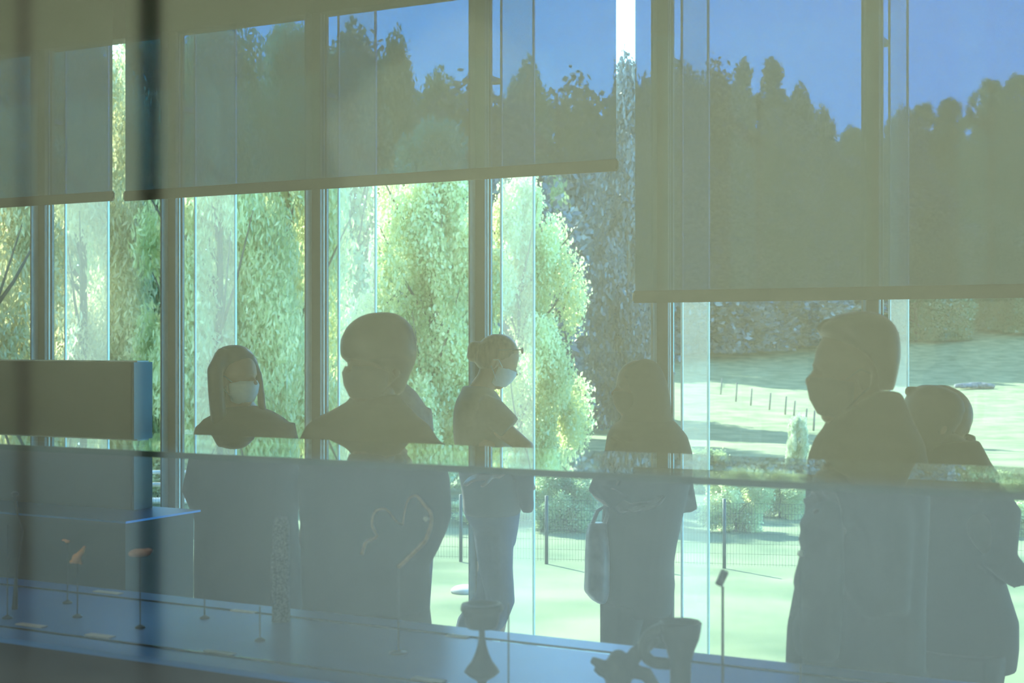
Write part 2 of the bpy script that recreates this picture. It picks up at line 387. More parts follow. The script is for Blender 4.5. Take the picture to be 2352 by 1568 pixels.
m = MB(); m.ell(qb + Vector((-.002, 0, .010)), .012, .009, .013); m.tube([qb + Vector((.0, 0, .014)), qb + Vector((.013, 0, .030)), qb + Vector((.018, 0, .040))], [.009, .006, .003]); m.tube([qb + Vector((-.004, 0, .008)), qb + Vector((-.018, 0, .0))], [.008, .004]); m.tube([qb + Vector((.004, 0, .006)), qb + Vector((.010, 0, -.004))], [.006, .003])
art('terracotta_figurine', m, M['terracotta'], 'orange terracotta bird-like figurine on a rod stand at the left of the case', 'figurine', qb, .0016)
m = MB(); m.ell(qa + Vector((0, 0, .004)), .007, .005, .004); m.ell(qa + Vector((-.008, 0, .008)), .007, .004, .003)
art('terracotta_fragment', m, M['terracotta'], 'tiny orange terracotta fragment on the thinner stand, above and left of the figurine', 'fragment', qa, .0012)
m = MB(); m.ell(qp + Vector((0, 0, .008)), .026, .010, .010); m.ell(qp + Vector((-.016, 0, .005)), .012, .008, .007); m.ell(qp + Vector((.018, 0, .013)), .012, .008, .006)
art('stone_fragment', m, M['pink'], 'pinkish stone fragment on a rod stand, partly behind the black glass joint', 'fragment', qp, .0015)
p, d = on_base(34, 1400); q = px(34, 1138, d)
m = MB(); m.tube([p + Vector((0, 0, .001)), px(38, 1300, d), px(52, 1220, d), px(40, 1180, d), q], [.008, .003, .003, .003, .004]); m.ell(q + Vector((0, 0, .004)), .010, .007, .007)
art('hooked_pin', m, M['steel'], 'hooked metal pin with a pale round head standing at the far left of the case', 'pin', p, .0016)

# speckled stone stele
p, d = on_base(646, 1427)
st = empty('stone_stele', p, 'narrow speckled grey stone stele standing in the case behind the black joint', 'stele')
m = MB(); w_ = 21 * d / F; H = (1427 - 1188) * d / F; rs = []
for i in range(12):
    f = i / 11; z = p.z + .0005 + H * f; ww = w_ * (1 - .12 * f) * (1 if f < .93 else .75)
    rs.append([p + Vector((ww * math.copysign(abs(math.cos(a)) ** .6, math.cos(a)), .016 * math.copysign(abs(math.sin(a)) ** .6, math.sin(a)), z - p.z)) for a in [2 * math.pi * j / 20 for j in range(20)]])
m.rings(rs); m.build('slab', M['stone'], st, True)
m = MB(); 
for xx, y0, y1 in ((630, 1270, 1385), (659, 1190, 1385)):
    m.tube([px(xx, y1, d, -.017), px(xx + 2, (y0 + y1) / 2, d, -.019), px(xx, y0, d, -.017)], [.006, .0075, .005], 8)
m.build('relief', M['stone'], st, True)

# curled gold necklace
p, d = on_base(915, 1500)
nk = empty('gold_necklace', p, 'curled old gold necklace on a small stand in front of the round mushroom haircut person', 'necklace')
pts1 = [(832, 1272), (838, 1250), (850, 1243), (864, 1232), (855, 1205), (862, 1175), (878, 1166), (893, 1172), (911, 1198), (925, 1205)]
pts2 = [(925, 1205), (932, 1160), (943, 1143), (957, 1142), (975, 1163), (989, 1178), (990, 1205), (980, 1235), (968, 1250), (936, 1282), (917, 1300)]
def crv(ps, n=4):
    out = []
    for i in range(len(ps) - 1):
        p0 = ps[max(i - 1, 0)]; p1 = ps[i]; p2 = ps[i + 1]; p3 = ps[min(i + 2, len(ps) - 1)]
        for j in range(n):
            t = j / n
            out.append(tuple(.5 * (2 * b + (-a + c) * t + (2 * a - 5 * b + 4 * c - e_) * t * t + (-a + 3 * b - 3 * c + e_) * t ** 3) for a, b, c, e_ in zip(p0, p1, p2, p3)))
    out.append(tuple(ps[-1])); return out
m = MB(); c1 = crv(pts1); c2 = crv(pts2)
m.tube([px(a, b, d, .02 * math.sin(i * .2)) for i, (a, b) in enumerate(c1)], [.0042 - .00007 * i for i in range(len(c1))], 10)
m.build('band', M['gold'], nk, True)
m = MB(); m.tube([px(a, b, d, .02 * math.sin(i * .15)) for i, (a, b) in enumerate(c2)], [.0018 + .003 * min(1, i / 25) for i in range(len(c2))], 10); m.build('band', M['gold'], nk, True)
MB().ell(px(979, 1190, d, -.008), .0060, .005, .0060).build('bead', M['silver'], nk, True)  # pale bead added where a lamp reflection shows as a dot
MB().tube([p + Vector((0, 0, .002)), px(915, 1300, d)], .002, 8).build('post', M['steel'], nk, True)
MB().lathe(p, [(.02, .0003), (.02, .003), (.004, .006)], 20).build('foot', M['steel'], nk, True)

# bronze incense burner: cup on a thin stem over a flaring foot
p, d = on_base(1107, 1584); kk = d / F
inc = empty('incense_burner', p, 'dark bronze incense burner with a cup on a thin stem and flared foot', 'incense burner')
def prof(c, rows, yb): return [(r * kk, (yb - y) * kk) for r, y in rows]
MB().lathe(p, prof(p, [(26, 1583.6), (24, 1578), (9, 1570), (13, 1562), (30, 1552), (41, 1542), (35, 1532), (24, 1518), (16, 1500), (10, 1480), (7, 1462), (7, 1444)], 1584)).build('foot', M['bronze'], inc, True)
MB().lathe(p, prof(p, [(8, 1445), (34, 1441), (38, 1432), (41, 1412), (45, 1404), (49, 1401), (49, 1392), (46, 1386), (38, 1385), (34, 1398), (6, 1402)], 1584)).build('cup', M['bronze'], inc, True)
# goblet with a thick handle
p, d = on_base(1563, 1612); kk = d / F
gb = empty('bronze_goblet', p, 'tall dark bronze goblet, hollow and open at the top, in front of the hooded person', 'goblet')
MB().lathe(p, prof(p, [(36, 1611.6), (36, 1602), (26, 1592), (24, 1560), (25, 1520), (33, 1490), (43, 1466), (47, 1445), (49, 1430), (45, 1426), (43, 1440), (38, 1462), (28, 1486), (5, 1500)], 1612)).build('vessel', M['bronze'], gb, True)
MB().tube([px(a, b, d) for a, b in crv([(1530, 1440), (1500, 1452), (1482, 1472), (1480, 1500), (1500, 1520), (1538, 1524)])], .011, 10).build('handle', M['bronze'], gb, True)
# ewer, its body shaped for the dark reflection of the legs
p, d = on_base(1432, 1607); kk = d / F
m = MB(); m.ell(px(1420, 1548, d), 32 * kk, 30 * kk, 58 * kk); m.tube([px(a, b, d) for a, b in ((1405, 1540), (1378, 1524), (1358, 1514))], [.013, .010, .007]); m.tube([px(a, b, d) for a, b in ((1366, 1534), (1378, 1545), (1400, 1552))], [.005, .006, .008])
m.tube([px(a, b, d) for a, b in ((1440, 1530), (1462, 1500), (1492, 1476), (1510, 1462))], [.016, .015, .013, .010]); m.tube([px(a, b, d) for a, b in ((1450, 1540), (1485, 1548), (1505, 1580), (1500, 1600))], [.014, .014, .012, .012])
m.ell(px(1432, 1600, d), 30 * kk, 30 * kk, 7 * kk)
art('bronze_ewer', m, M['bronze'], 'spouted bronze ewer left of the goblet, body shaped for the dark reflected legs', 'ewer', p, .003)
# axe head
m = MB(); R_ = Matrix.Rotation(math.radians(25), 3, 'Y')
c = px(1658, 1327, dh); kk = dh / F
rs = []
for f in (-1, -.8, -.3, .3, .8, 1):
    ww = (9 if abs(f) < .9 else 7) * kk
    rs.append([c + R_ @ Vector((ww * math.copysign(abs(math.cos(a)) ** .5, math.cos(a)), ww * .7 * math.copysign(abs(math.sin(a)) ** .5, math.sin(a)), f * 19 * kk)) for a in [2 * math.pi * j / 16 for j in range(16)]])
m.rings(rs); art('axe_head', m, M['bronze'], 'small dark tilted axe head held up on a tall thin rod', 'axe head', c)
m = MB(); m.ell(qs + Vector((0, 0, .005)), .0062, .006, .0055); art('glint_bead', m, M['silver'], 'bead added for a lamp glint, on a rod before the person in profile', 'bead', qs)  # pale bead placed for the bright dot of a lamp reflection
# label cards lying in the case
for i, (x, y, w_, h_, lb) in enumerate([(72, 1437, .085, .02, 'at the far left of the case'), (230, 1461, .075, .022, 'left of the black glass joint, front row'), (248, 1361, .09, .02, 'in the back row, left of the black glass joint'),
        (560, 1405, .07, .018, 'in the back row, right of the black glass joint'), (505, 1499, .08, .015, 'in the front row, right of the black glass joint'), (1052, 1462, .055, .020, 'left of the incense burner, back row'), (985, 1562, .07, .02, 'left of the incense burner, front row')]):
    p, d = on_base(x, y); o = MB()
    vs = []
    for z in (.0004, .003):
        for a, b in ((-1, -1), (1, -1), (1, 1), (-1, 1)):
            vs.append(p + Vector((CS, -SN, 0)) * a * w_ / 2 + Vector((SN, CS, 0)) * b * h_ / 2 + Vector((0, 0, z)))
    o.add(vs, [(0, 1, 2, 3), (4, 7, 6, 5), (0, 4, 5, 1), (1, 5, 6, 2), (2, 6, 7, 3), (3, 7, 4, 0)])
    art('label_card', o, M['card'], 'small blank white label card lying ' + lb, 'label card', p, None, 'label cards in the display case', False)

# ceiling spotlights that light the case
for a in SPOTS:
    o = empty('ceiling_spotlight', a[0] + Vector((0, 0, .3)), 'small black ceiling spotlight aimed at the ' + ('orange figurine' if a is SPOTS[0] else 'gold necklace'), 'spotlight', 'ceiling spotlights')
    dr = (a[1] - a[0]).normalized()
    MB().tube([a[0] - dr * .16, a[0] - dr * .02], .045, 16).build('housing', M['seal'], o, True)
    MB().tube([a[0] - dr * .1, Vector((a[0] - dr * .1)[:2] + (ZC,))], .01, 8).build('stem', M['seal'], o, True)

# ------------------------------------------------------------ the second display at the left, with its upright panel
c_, dcor = px(461, 1172, 5.65), 5.65
def st_of(v): return v.x * CS - v.y * SN, v.x * SN + v.y * CS
sR, tR = st_of(c_)
tbl = empty('display_plinth', W(sR - 1, tR, 0), 'large blue grey display plinth at the left behind the glass case', 'plinth')
MB().box(sR - 4.2, sR, tR - .42, tR, ZBASE - .008, ZBASE).build('top', M['base'], tbl)
MB().box(sR - 4.18, sR - .02, tR - .40, tR - .02, 0, ZBASE - .0085).build('body', M['plinth'], tbl)
sP, dP = on_plane(350, tR - .04)
zt = EYE - (831 - CY) * dP / F
pn = empty('display_board', W(sP - 1, tR - .08, ZBASE), 'dark upright display panel standing on the left plinth', 'panel')
tfr = tR - .04 - .105
MB().box(sP - 3.6, sP - .012, tfr, tR - .04, ZBASE + .001, zt).build('board', M['panel'], pn, bevel=.004)
MB().box(sP - .0115, sP, tfr, tR - .04, ZBASE + .001, zt).build('end_plate', M['panel_end'], pn)
MB().box(sP - 3.6, sP - .001, tfr + .02, tR - .06, zt + .0005, zt + .006).build('top_rail', M['white_edge'], pn)

# ------------------------------------------------------------ people
def smoothrows(rows, n=3):
    out = []
    for i in range(len(rows) - 1):
        for j in range(n):
            f = j / n; f = f; out.append(tuple(a * (1 - f) + b * f for a, b in zip(rows[i], rows[i + 1])))
    out.append(rows[-1]); return out
def loft(mb, d, rows, n=28, ex=.85):   # rows: (y, x_left, x_right, half_depth_m, push_back_m)
    rs = []
    for y, xl, xr, hd, dd in smoothrows([r if len(r) == 5 else r + (0,) for r in rows]):
        c = px((xl + xr) / 2, y, d, dd); hw = max(.002, (xr - xl) / 2 * d / F)
        rs.append([c + Vector((hw * math.copysign(abs(math.cos(a)) ** ex, math.cos(a)), hd * math.copysign(abs(math.sin(a)) ** ex, math.sin(a)), 0)) for a in [2 * math.pi * i / n for i in range(n)]])
    mb.rings(rs)
def hand(mb, wrist, dirn, side, curl=.6):   # palm, four unequal bent fingers and a thumb from the palm's side
    wrist = Vector(wrist); f = Vector(dirn).normalized(); s = Vector(side); s = (s - f * s.dot(f)).normalized(); nrm = f.cross(s).normalized()
    mb.tube([wrist - f * .02, wrist + f * .02, wrist + f * .055, wrist + f * .09], [.026, .033, .040, .038], 12, .45)
    for i, (o, l) in enumerate(((-.030, .070), (-.010, .080), (.010, .075), (.029, .058))):
        b = wrist + f * .085 + s * o; pts = [b - f * .02, b]; dd = f.copy()
        for k_, q in enumerate((.42, .32, .26)):
            dd = (dd + nrm * curl * (.35 + .25 * k_)).normalized(); pts.append(pts[-1] + dd * l * q)
        mb.tube(pts, [.010, .0098, .0092, .0085, .0075], 8)
    b = wrist + f * .03 - s * .030
    t1 = b + (f * .5 - s * .75 + nrm * .3).normalized() * .04; t2 = t1 + (f * .85 - s * .25 + nrm * .4).normalized() * .032
    mb.tube([wrist + f * .015, b, t1, t2], [.014, .013, .011, .009], 8)
def body(root, d, S, head, jn, skin, look, shoes=True, hs=1.0):
    """one continuous body. head=(cx,cy,tilt_deg); jn: dict of (px,py,dd) joints; look = -1 faces left, +1 right, 0 away/front"""
    m = MB(); P = lambda n: px(jn[n][0], jn[n][1], d, jn[n][2])
    hc = px(head[0], head[1], d, head[3] if len(head) > 3 else 0)
    R = Matrix.Rotation(math.radians(head[2]), 3, 'Y')
    fx = look if look else 0
    along = Vector((fx, 0 if look else -1, 0))
    if abs(look) == .5: along = Vector((look * 1.2, -.8, 0)).normalized()
    if abs(look) == .7: along = Vector((look * 1.5, -.62, 0)).normalized()
    ac = Vector((-along.y, along.x, 0))
    A = Matrix((along, ac, Vector((0, 0, 1)))).transposed()
    RR = R @ A
    def H(a, b, c): return hc + RR @ Vector((a, b, c)) * hs
    m.ell(H(-.008, 0, .030), .095 * hs, .076 * hs, .088 * hs, rot=RR)          # skull
    m.ell(H(.020, 0, -.035), .066 * hs, .060 * hs, .083 * hs, rot=RR)          # face and jaw
    m.ell(H(.045, 0, -.098), .028, .030, .022, rot=RR)          # chin
    m.tube([H(.078, 0, .005), H(.098, 0, -.022), H(.088, 0, -.036)], [.010, .015, .011], 8)   # nose
    m.tube([H(.076, -.02, -.060), H(.084, 0, -.060), H(.076, .02, -.060)], .008, 8)
    m.tube([H(.072, -.035, .018), H(.084, 0, .018), H(.072, .035, .018)], .009, 8)            # brow
    for sd in (-1, 1): m.ell(H(-.010, sd * .078, -.015), .018, .009, .031, rot=RR)            # ears
    nb = P('neck')
    m.tube([H(-.018, 0, -.04), H(-.012, 0, -.09), (H(-.02, 0, -.11) + nb) / 2, nb], [.052, .053, .056, .066], 16)
    sl_, sr_, hl, hr = P('sl'), P('sr'), P('hl'), P('hr')
    ch = (sl_ + sr_) / 2; pv = (hl + hr) / 2; ax = (sr_ - sl_).normalized()
    m.tube([sl_, ch + Vector((0, 0, .01)), sr_], [.055, .075, .055], 14)
    for f, r1, r2 in ((0.0, .15, .10), (.25, .165, .11), (.5, .145, .10), (.75, .14, .10), (1.0, .16, .115), (1.12, .13, .10)): pass
    rs = []
    for f, r1, r2 in ((-.05, .09, .07), (.1, .15, .10), (.3, .160, .112), (.55, .140, .10), (.8, .145, .105), (1.0, .160, .115), (1.15, .12, .09)):
        c = ch * (1 - f) + pv * f; bk = Vector((-ax.y, ax.x, 0))
        rs.append([c + ax * r1 * math.cos(a) + bk * r2 * math.sin(a) for a in [2 * math.pi * i / 24 for i in range(24)]])
    m.rings(rs)
    for sd, sh, el, wr, hn in (('l', sl_, 'el', 'wl', 'dl'), ('r', sr_, 'er', 'wr', 'dr')):
        e_, w_ = P(el), P(wr)
        m.tube([sh, (sh + e_) / 2, e_], [.052, .046, .036], 12); m.ell(e_, .037, .037, .037)
        m.tube([e_, e_ * .6 + w_ * .4, w_], [.037, .038, .025], 12)
        hd = Vector(jn.get(hn, (w_ - e_)))
        hand(m, w_, hd, Vector((0, 1, .2)) if sd == 'l' else Vector((0, -1, .2)), .5)
    for sd in 'lr':
        h_, k_, a_ = P('h' + sd), P('k' + sd), P('a' + sd); a_.z = .10
        m.tube([h_, (h_ + k_) / 2, k_], [.076, .062, .048], 14); m.ell(k_, .048, .048, .048)
        m.tube([k_, k_ * .65 + a_ * .35, a_], [.052, .052, .034], 14)
        ft = Vector((a_.x, a_.y, .045))
        m.tube([a_, ft - along * .03, ft + along * .06, ft + along * .14], [.034, .04, .038, .028], 10, .8)
    b = fuse(m, 'body', skin, root, .0075, 2)
    if shoes:
        for sd in 'lr':
            a_ = P('a' + sd); ft = Vector((a_.x, a_.y, .004)); mm = MB()
            rs = []
            for f, w1, h1 in ((-.09, .028, .05), (-.07, .038, .09), (0, .045, .10), (.07, .048, .07), (.14, .05, .055), (.18, .04, .045), (.195, .02, .03)):
                c = ft + along * f; rs.append([c + ac * w1 * math.cos(a) + Vector((0, 0, max(0, h1 / 2 + h1 / 2 * math.sin(a)))) for a in [2 * math.pi * i / 16 for i in range(16)]])
            mm.rings(rs); s_ = mm.build('shoe', M['shoe'], root, True)
    return hc, H
def garment(root, name, mat, d, lofts, tubes=(), voxel=.009, smooth=3):
    m = MB()
    for r in lofts: loft(m, d, r)
    for pts, rad in tubes:
        q = [px(*((p[0], p[1], d) + ((p[2],) if len(p) > 2 else ()))) for p in pts]
        if name == 'trousers':
            rad = [r_ * 1.12 for r_ in rad] if hasattr(rad, '__len__') else rad
            if len(q) > 2: q[-1].z = .09
        m.tube(q, rad, 14)
    return fuse(m, name, mat, root, voxel, smooth)
def mask_part(root, H, mat, s=1.0):
    m = MB(); rs = []
    for f, w_, dp in ((-.108, .030, .040), (-.095, .046, .068), (-.062, .058, .086), (-.028, .060, .093), (-.010, .048, .088)):
        r = []
        for i in range(17):
            a = math.pi * (i / 16 - .5); r.append(H(.012 + (dp) * math.cos(a) * s, w_ * 1.12 * math.sin(a) * s, f))
        for i in range(16, -1, -1):
            a = math.pi * (i / 16 - .5); r.append(H(.012 + (dp - .006) * math.cos(a) * s, (w_ * 1.12 - .004) * math.sin(a) * s, f))
        rs.append(r)
    m.rings(rs)
    for sd in (-1, 1):
        m.tube([H(.03, sd * .066, -.015), H(0, sd * .080, .010), H(-.022, sd * .086, .000)], .0016, 6)
        m.tube([H(.03, sd * .060, -.085), H(0, sd * .076, -.050), H(-.020, sd * .086, -.030)], .0016, 6)
    return m.build('face_mask', mat, root, True)

# P1: long-haired woman, left ------------------------------------------------
d = 6.0
p1 = empty('person', px(560, 1683, d), 'person with long dark hair and pale face mask, leftmost of the group', 'person', 'people in front of the windows'); p1.location.z = 0
J = dict(neck=(545, 950, .01), sl=(500, 1000, 0), sr=(620, 995, 0), el=(450, 1125, .02), er=(668, 1120, .02), wl=(492, 1230, .0), wr=(636, 1230, .0),
         hl=(515, 1255, 0), hr=(598, 1255, 0), kl=(515, 1470, 0), kr=(600, 1470, 0), al=(512, 1635, 0), ar=(602, 1635, 0), dl=(.15, 0, -1), dr=(-.15, 0, -1))
hc, H1 = body(p1, d, 545, (545, 868, 0, 0), J, M['skin'], .7)
mask_part(p1, H1, M['mask'])
garment(p1, 'hair', M['hair_dark'], d, [[(792, 525, 548, .02, .02), (797, 508, 562, .06, .02), (808, 494, 575, .085, .02), (830, 483, 588, .10, .03), (860, 476, 590, .105, .045), (890, 472, 580, .10, .06), (925, 474, 575, .095, .065), (960, 476, 606, .09, .07), (1000, 478, 612, .085, .07), (1050, 485, 612, .07, .08), (1080, 500, 600, .05, .08)],],
        [([(520, 806, -.04), (503, 850, -.085), (508, 900, -.10), (512, 955, -.08), (505, 1010, -.06)], [.03, .034, .034, .034, .02]), ([(575, 815, -.0), (592, 860, .02), (600, 910, .0), (606, 960, -.03), (606, 1020, -.05)], [.015, .016, .017, .020, .014])])
garment(p1, 'jacket', M['cl_black'], d, [[(932, 520, 590, .06, .01), (945, 500, 628, .09), (962, 468, 655, .115), (985, 448, 678, .125), (1020, 442, 690, .13), (1070, 440, 690, .135), (1130, 445, 685, .14), (1200, 448, 684, .14), (1290, 446, 696, .14), (1360, 446, 702, .14), (1460, 450, 704, .14), (1500, 456, 700, .13)]],
        [([(482, 985), (450, 1125), (495, 1235)], [.062, .060, .048]), ([(645, 975), (672, 1120), (636, 1235)], [.062, .060, .048])])
garment(p1, 'trousers', M['cl_charcoal'], d, [], [([(520, 1250), (515, 1470), (512, 1640)], [.10, .08, .065]), ([(596, 1250), (600, 1470), (602, 1640)], [.10, .08, .065]), ([(515, 1260), (600, 1260)], .1)])

# P2: man with mushroom haircut ----------------------------------------------
d = 4.0
p2 = empty('person', px(860, 2130, d), 'person with a round mushroom haircut and dark jacket, turned to the left', 'person', 'people in front of the windows'); p2.location.z = 0
J = dict(neck=(868, 950, .02), sl=(762, 1025, -.02), sr=(945, 1030, .04), el=(715, 1230, .0), er=(1000, 1195, .04), wl=(745, 1370, .0), wr=(945, 1330, .02),
         hl=(790, 1440, 0), hr=(905, 1440, 0), kl=(785, 1800, 0), kr=(910, 1800, 0), al=(785, 2060, 0), ar=(910, 2060, 0), dl=(.2, 0, -1), dr=(-.3, 0, -1))
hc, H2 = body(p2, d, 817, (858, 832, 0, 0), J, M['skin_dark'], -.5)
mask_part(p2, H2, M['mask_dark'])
garment(p2, 'hair', M['hair_dark'], d, [[(717, 866, 893, .02), (720, 846, 910, .045), (727, 826, 924, .065), (738, 810, 937, .082), (752, 796, 948, .097), (778, 783, 956, .105), (800, 781, 958, .105), (820, 784, 957, .10), (832, 796, 953, .09, .02), (850, 812, 945, .085, .03), (870, 826, 936, .075, .035), (890, 850, 930, .06, .04), (908, 862, 918, .04, .05)]])
garment(p2, 'jacket', M['cl_black'], d, [[(905, 808, 915, .07, .02), (922, 796, 928, .085, .02), (940, 765, 945, .10), (958, 728, 962, .115), (975, 704, 985, .125), (1000, 692, 1002, .13), (1040, 688, 1018, .135), (1100, 686, 1034, .14), (1180, 688, 1038, .14), (1215, 692, 1028, .14), (1260, 692, 1008, .14), (1300, 692, 986, .14), (1345, 694, 990, .14), (1400, 696, 986, .14)]],
        [([(735, 1010), (742, 1230), (755, 1360)], [.065, .060, .048]), ([(975, 1020), (990, 1190), (940, 1320)], [.062, .052, .045])])
garment(p2, 'trousers', M['cl_charcoal'], d, [[(1380, 694, 986, .13), (1430, 696, 992, .13), (1500, 700, 997, .125), (1560, 704, 998, .12)]], [([(790, 1500), (785, 1800), (785, 2070)], [.105, .085, .065]), ([(910, 1500), (910, 1800), (910, 2070)], [.105, .085, .065])])

# P7: mostly hidden behind P2, sunlit shoulder --------------------------------
d = 5.0
p7 = empty('person', px(880, 1862, d), 'person in a grey blue shirt, only a sunlit shoulder showing behind the mushroom haircut', 'person', 'people in front of the windows'); p7.location.z = 0
J = dict(neck=(885, 885, .0), sl=(825, 955, 0), sr=(930, 955, 0), el=(800, 1090, 0), er=(975, 1080, 0), wl=(830, 1200, -.1), wr=(930, 1190, -.12),
         hl=(840, 1240, 0), hr=(925, 1240, 0), kl=(840, 1520, 0), kr=(925, 1520, 0), al=(840, 1790, 0), ar=(925, 1790, 0), dl=(.6, -.4, 0), dr=(-.8, -.4, 0))
hc, H7 = body(p7, d, 653, (878, 800, 0, 0), J, M['skin'], 1)
garment(p7, 'hair', M['hair_brown'], d, [[(733, 865, 890, .03), (742, 838, 915, .06), (760, 822, 930, .08), (785, 818, 930, .085), (815, 820, 905, .08), (840, 828, 890, .07)]])
garment(p7, 'shirt', M['cl_grey'], d, [[(868, 855, 917, .055), (884, 835, 938, .07), (900, 815, 956, .10), (925, 798, 974, .115), (950, 790, 984, .12), (980, 788, 991, .12), (1020, 790, 998, .12), (1080, 795, 1000, .12), (1200, 810, 985, .12), (1290, 815, 970, .12)]],
        [([(800, 935), (800, 1090), (830, 1180, -.08)], [.055, .05, .04]), ([(955, 940), (972, 1080), (935, 1180, -.1)], [.058, .050, .04])])
garment(p7, 'trousers', M['jeans'], d, [], [([(845, 1250), (842, 1520), (842, 1800)], [.10, .075, .06]), ([(925, 1250), (925, 1520), (925, 1800)], [.10, .075, .06]), ([(845, 1250), (925, 1250)], .1)])

# P3: person with hair bun, profile to the right ------------------------------
d = 6.8
p3 = empty('person', px(1120, 1577, d), 'person with a hair bun and pale blue mask, in dark t-shirt and jeans, looking down', 'person', 'people in front of the windows'); p3.location.z = 0
J = dict(neck=(1102, 905, .0), sl=(1108, 945, -.11), sr=(1106, 947, .11), el=(1208, 1022, -.17), er=(1190, 1035, .17), wl=(1140, 1080, -.24), wr=(1205, 1095, .10),
         hl=(1132, 1190, -.08), hr=(1132, 1190, .08), kl=(1148, 1370, -.09), kr=(1118, 1370, .09), al=(1110, 1530, -.09), ar=(1040, 1530, .09), dl=(-.9, -.1, -.1), dr=(.2, -.5, -.8))
hc, H3 = body(p3, d, 563, (1144, 830, 24, 0), J, M['skin'], 1, hs=1.03)
mask_part(p3, H3, M['mask'])
m = MB()
m.ell(H3(-.020, 0, .038), .100, .085, .090); m.ell(H3(-.045, 0, -.005), .070, .078, .062); m.ell(px(1092, 803, d), .040, .040, .043); m.ell(px(1086, 816, d), .030, .032, .032)
m.tube([px(1100, 800, d), px(1118, 788, d)], [.018, .02]); fuse(m, 'hair', M['hair_brown'], p3, .007, 2)
m = MB(); 
for sd in (-1, 1):
    m.ell(H3(.082, sd * .032, .092), .006, .027, .017); m.tube([H3(.078, sd * .055, .094), H3(.03, sd * .088, .075), H3(-.02, sd * .092, .05)], .0032, 6)
m.tube([H3(.084, -.02, .094), H3(.084, .02, .094)], .004, 6)
fuse(m, 'glasses', M['hair_dark'], p3, .002, 1)
garment(p3, 't_shirt', M['cl_tee'], d, [[(886, 1062, 1120, .07), (900, 1058, 1140, .12), (918, 1048, 1152, .165), (940, 1042, 1160, .185), (970, 1040, 1166, .175), (1010, 1042, 1172, .155), (1060, 1050, 1186, .15), (1100, 1056, 1198, .155), (1140, 1062, 1200, .16), (1165, 1063, 1198, .165), (1180, 1066, 1194, .165)]],
        [([(1108, 938, -.13), (1135, 945, -.15), (1172, 978, -.165)], [.078, .070, .060]), ([(1106, 940, .13), (1160, 970, .17)], [.070, .060])])
garment(p3, 'trousers', M['jeans'], d, [[(1160, 1066, 1196, .15), (1185, 1068, 1194, .165), (1215, 1088, 1190, .165), (1250, 1098, 1184, .16)]],
        [([(1135, 1220, -.08), (1140, 1300, -.09), (1150, 1370, -.09), (1118, 1450, -.09), (1110, 1530, -.09)], [.085, .072, .062, .06, .055]), ([(1130, 1220, .08), (1136, 1300, .09), (1128, 1380, .09), (1082, 1440, .09), (1042, 1530, .09)], [.085, .075, .07, .065, .055])])
# jacket folded over the arm
m = MB(); loft(m, d, [(1030, 1150, 1222, .05, -.14), (1060, 1168, 1226, .06, -.12), (1090, 1178, 1226, .06, -.1), (1130, 1186, 1224, .05, -.08), (1160, 1194, 1226, .04, -.08), (1172, 1200, 1222, .03, -.08)])
o = fuse(m, 'folded_jacket', M['cl_charcoal'], None, .009, 2); c = px(1205, 1175, d); o.data.transform(Matrix.Translation(-c)); o.location = c
tag(o, 'dark jacket hanging over the folded arm of the person with the hair bun', 'jacket')

# P4: woman with long covered hair, facing left --------------------------------
d = 5.7
p4 = empty('person', px(1470, 1730, d), 'person with a dark hood-like headscarf and folded arms, facing left, right of centre', 'person', 'people in front of the windows'); p4.location.z = 0
J = dict(neck=(1478, 975, .0), sl=(1455, 1025, -.08), sr=(1515, 1025, .08), el=(1375, 1120, -.12), er=(1575, 1150, .06), wl=(1425, 1150, -.24), wr=(1440, 1130, -.10),
         hl=(1450, 1255, -.04), hr=(1500, 1255, .04), kl=(1420, 1480, -.05), kr=(1505, 1480, .05), al=(1410, 1685, -.06), ar=(1512, 1685, .06), dl=(.8, -.1, .1), dr=(-.8, -.3, .0))
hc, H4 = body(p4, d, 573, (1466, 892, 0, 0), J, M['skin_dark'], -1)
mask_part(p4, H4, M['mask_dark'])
garment(p4, 'headscarf', M['cl_charcoal'], d, [[(824, 1472, 1492, .02), (831, 1452, 1506, .05), (842, 1436, 1517, .075), (858, 1425, 1525, .088), (878, 1430, 1532, .095, .0), (900, 1440, 1537, .095), (925, 1442, 1540, .095), (950, 1430, 1542, .10), (975, 1420, 1550, .12), (1000, 1415, 1556, .13)]])
garment(p4, 'coat', M['cl_charcoal'], d, [[(962, 1428, 1545, .10), (980, 1404, 1562, .15), (1000, 1394, 1578, .17), (1040, 1388, 1590, .17), (1090, 1385, 1590, .16), (1150, 1386, 1575, .16), (1200, 1382, 1564, .16), (1252, 1380, 1553, .155), (1300, 1379, 1546, .15), (1340, 1377, 1550, .15), (1375, 1380, 1546, .14), (1410, 1382, 1540, .13)]],
        [([(1425, 1010, -.12), (1376, 1118, -.12), (1425, 1148, -.22)], [.055, .052, .042]), ([(1552, 1015, .10), (1580, 1160, .06), (1450, 1150, -.14)], [.058, .050, .045])])
garment(p4, 'trousers', M['cl_black'], d, [], [([(1430, 1380, -.05), (1416, 1500, -.05), (1412, 1690, -.06)], [.085, .062, .06]), ([(1505, 1380, .05), (1506, 1500, .05), (1512, 1690, .06)], [.075, .055, .055])])
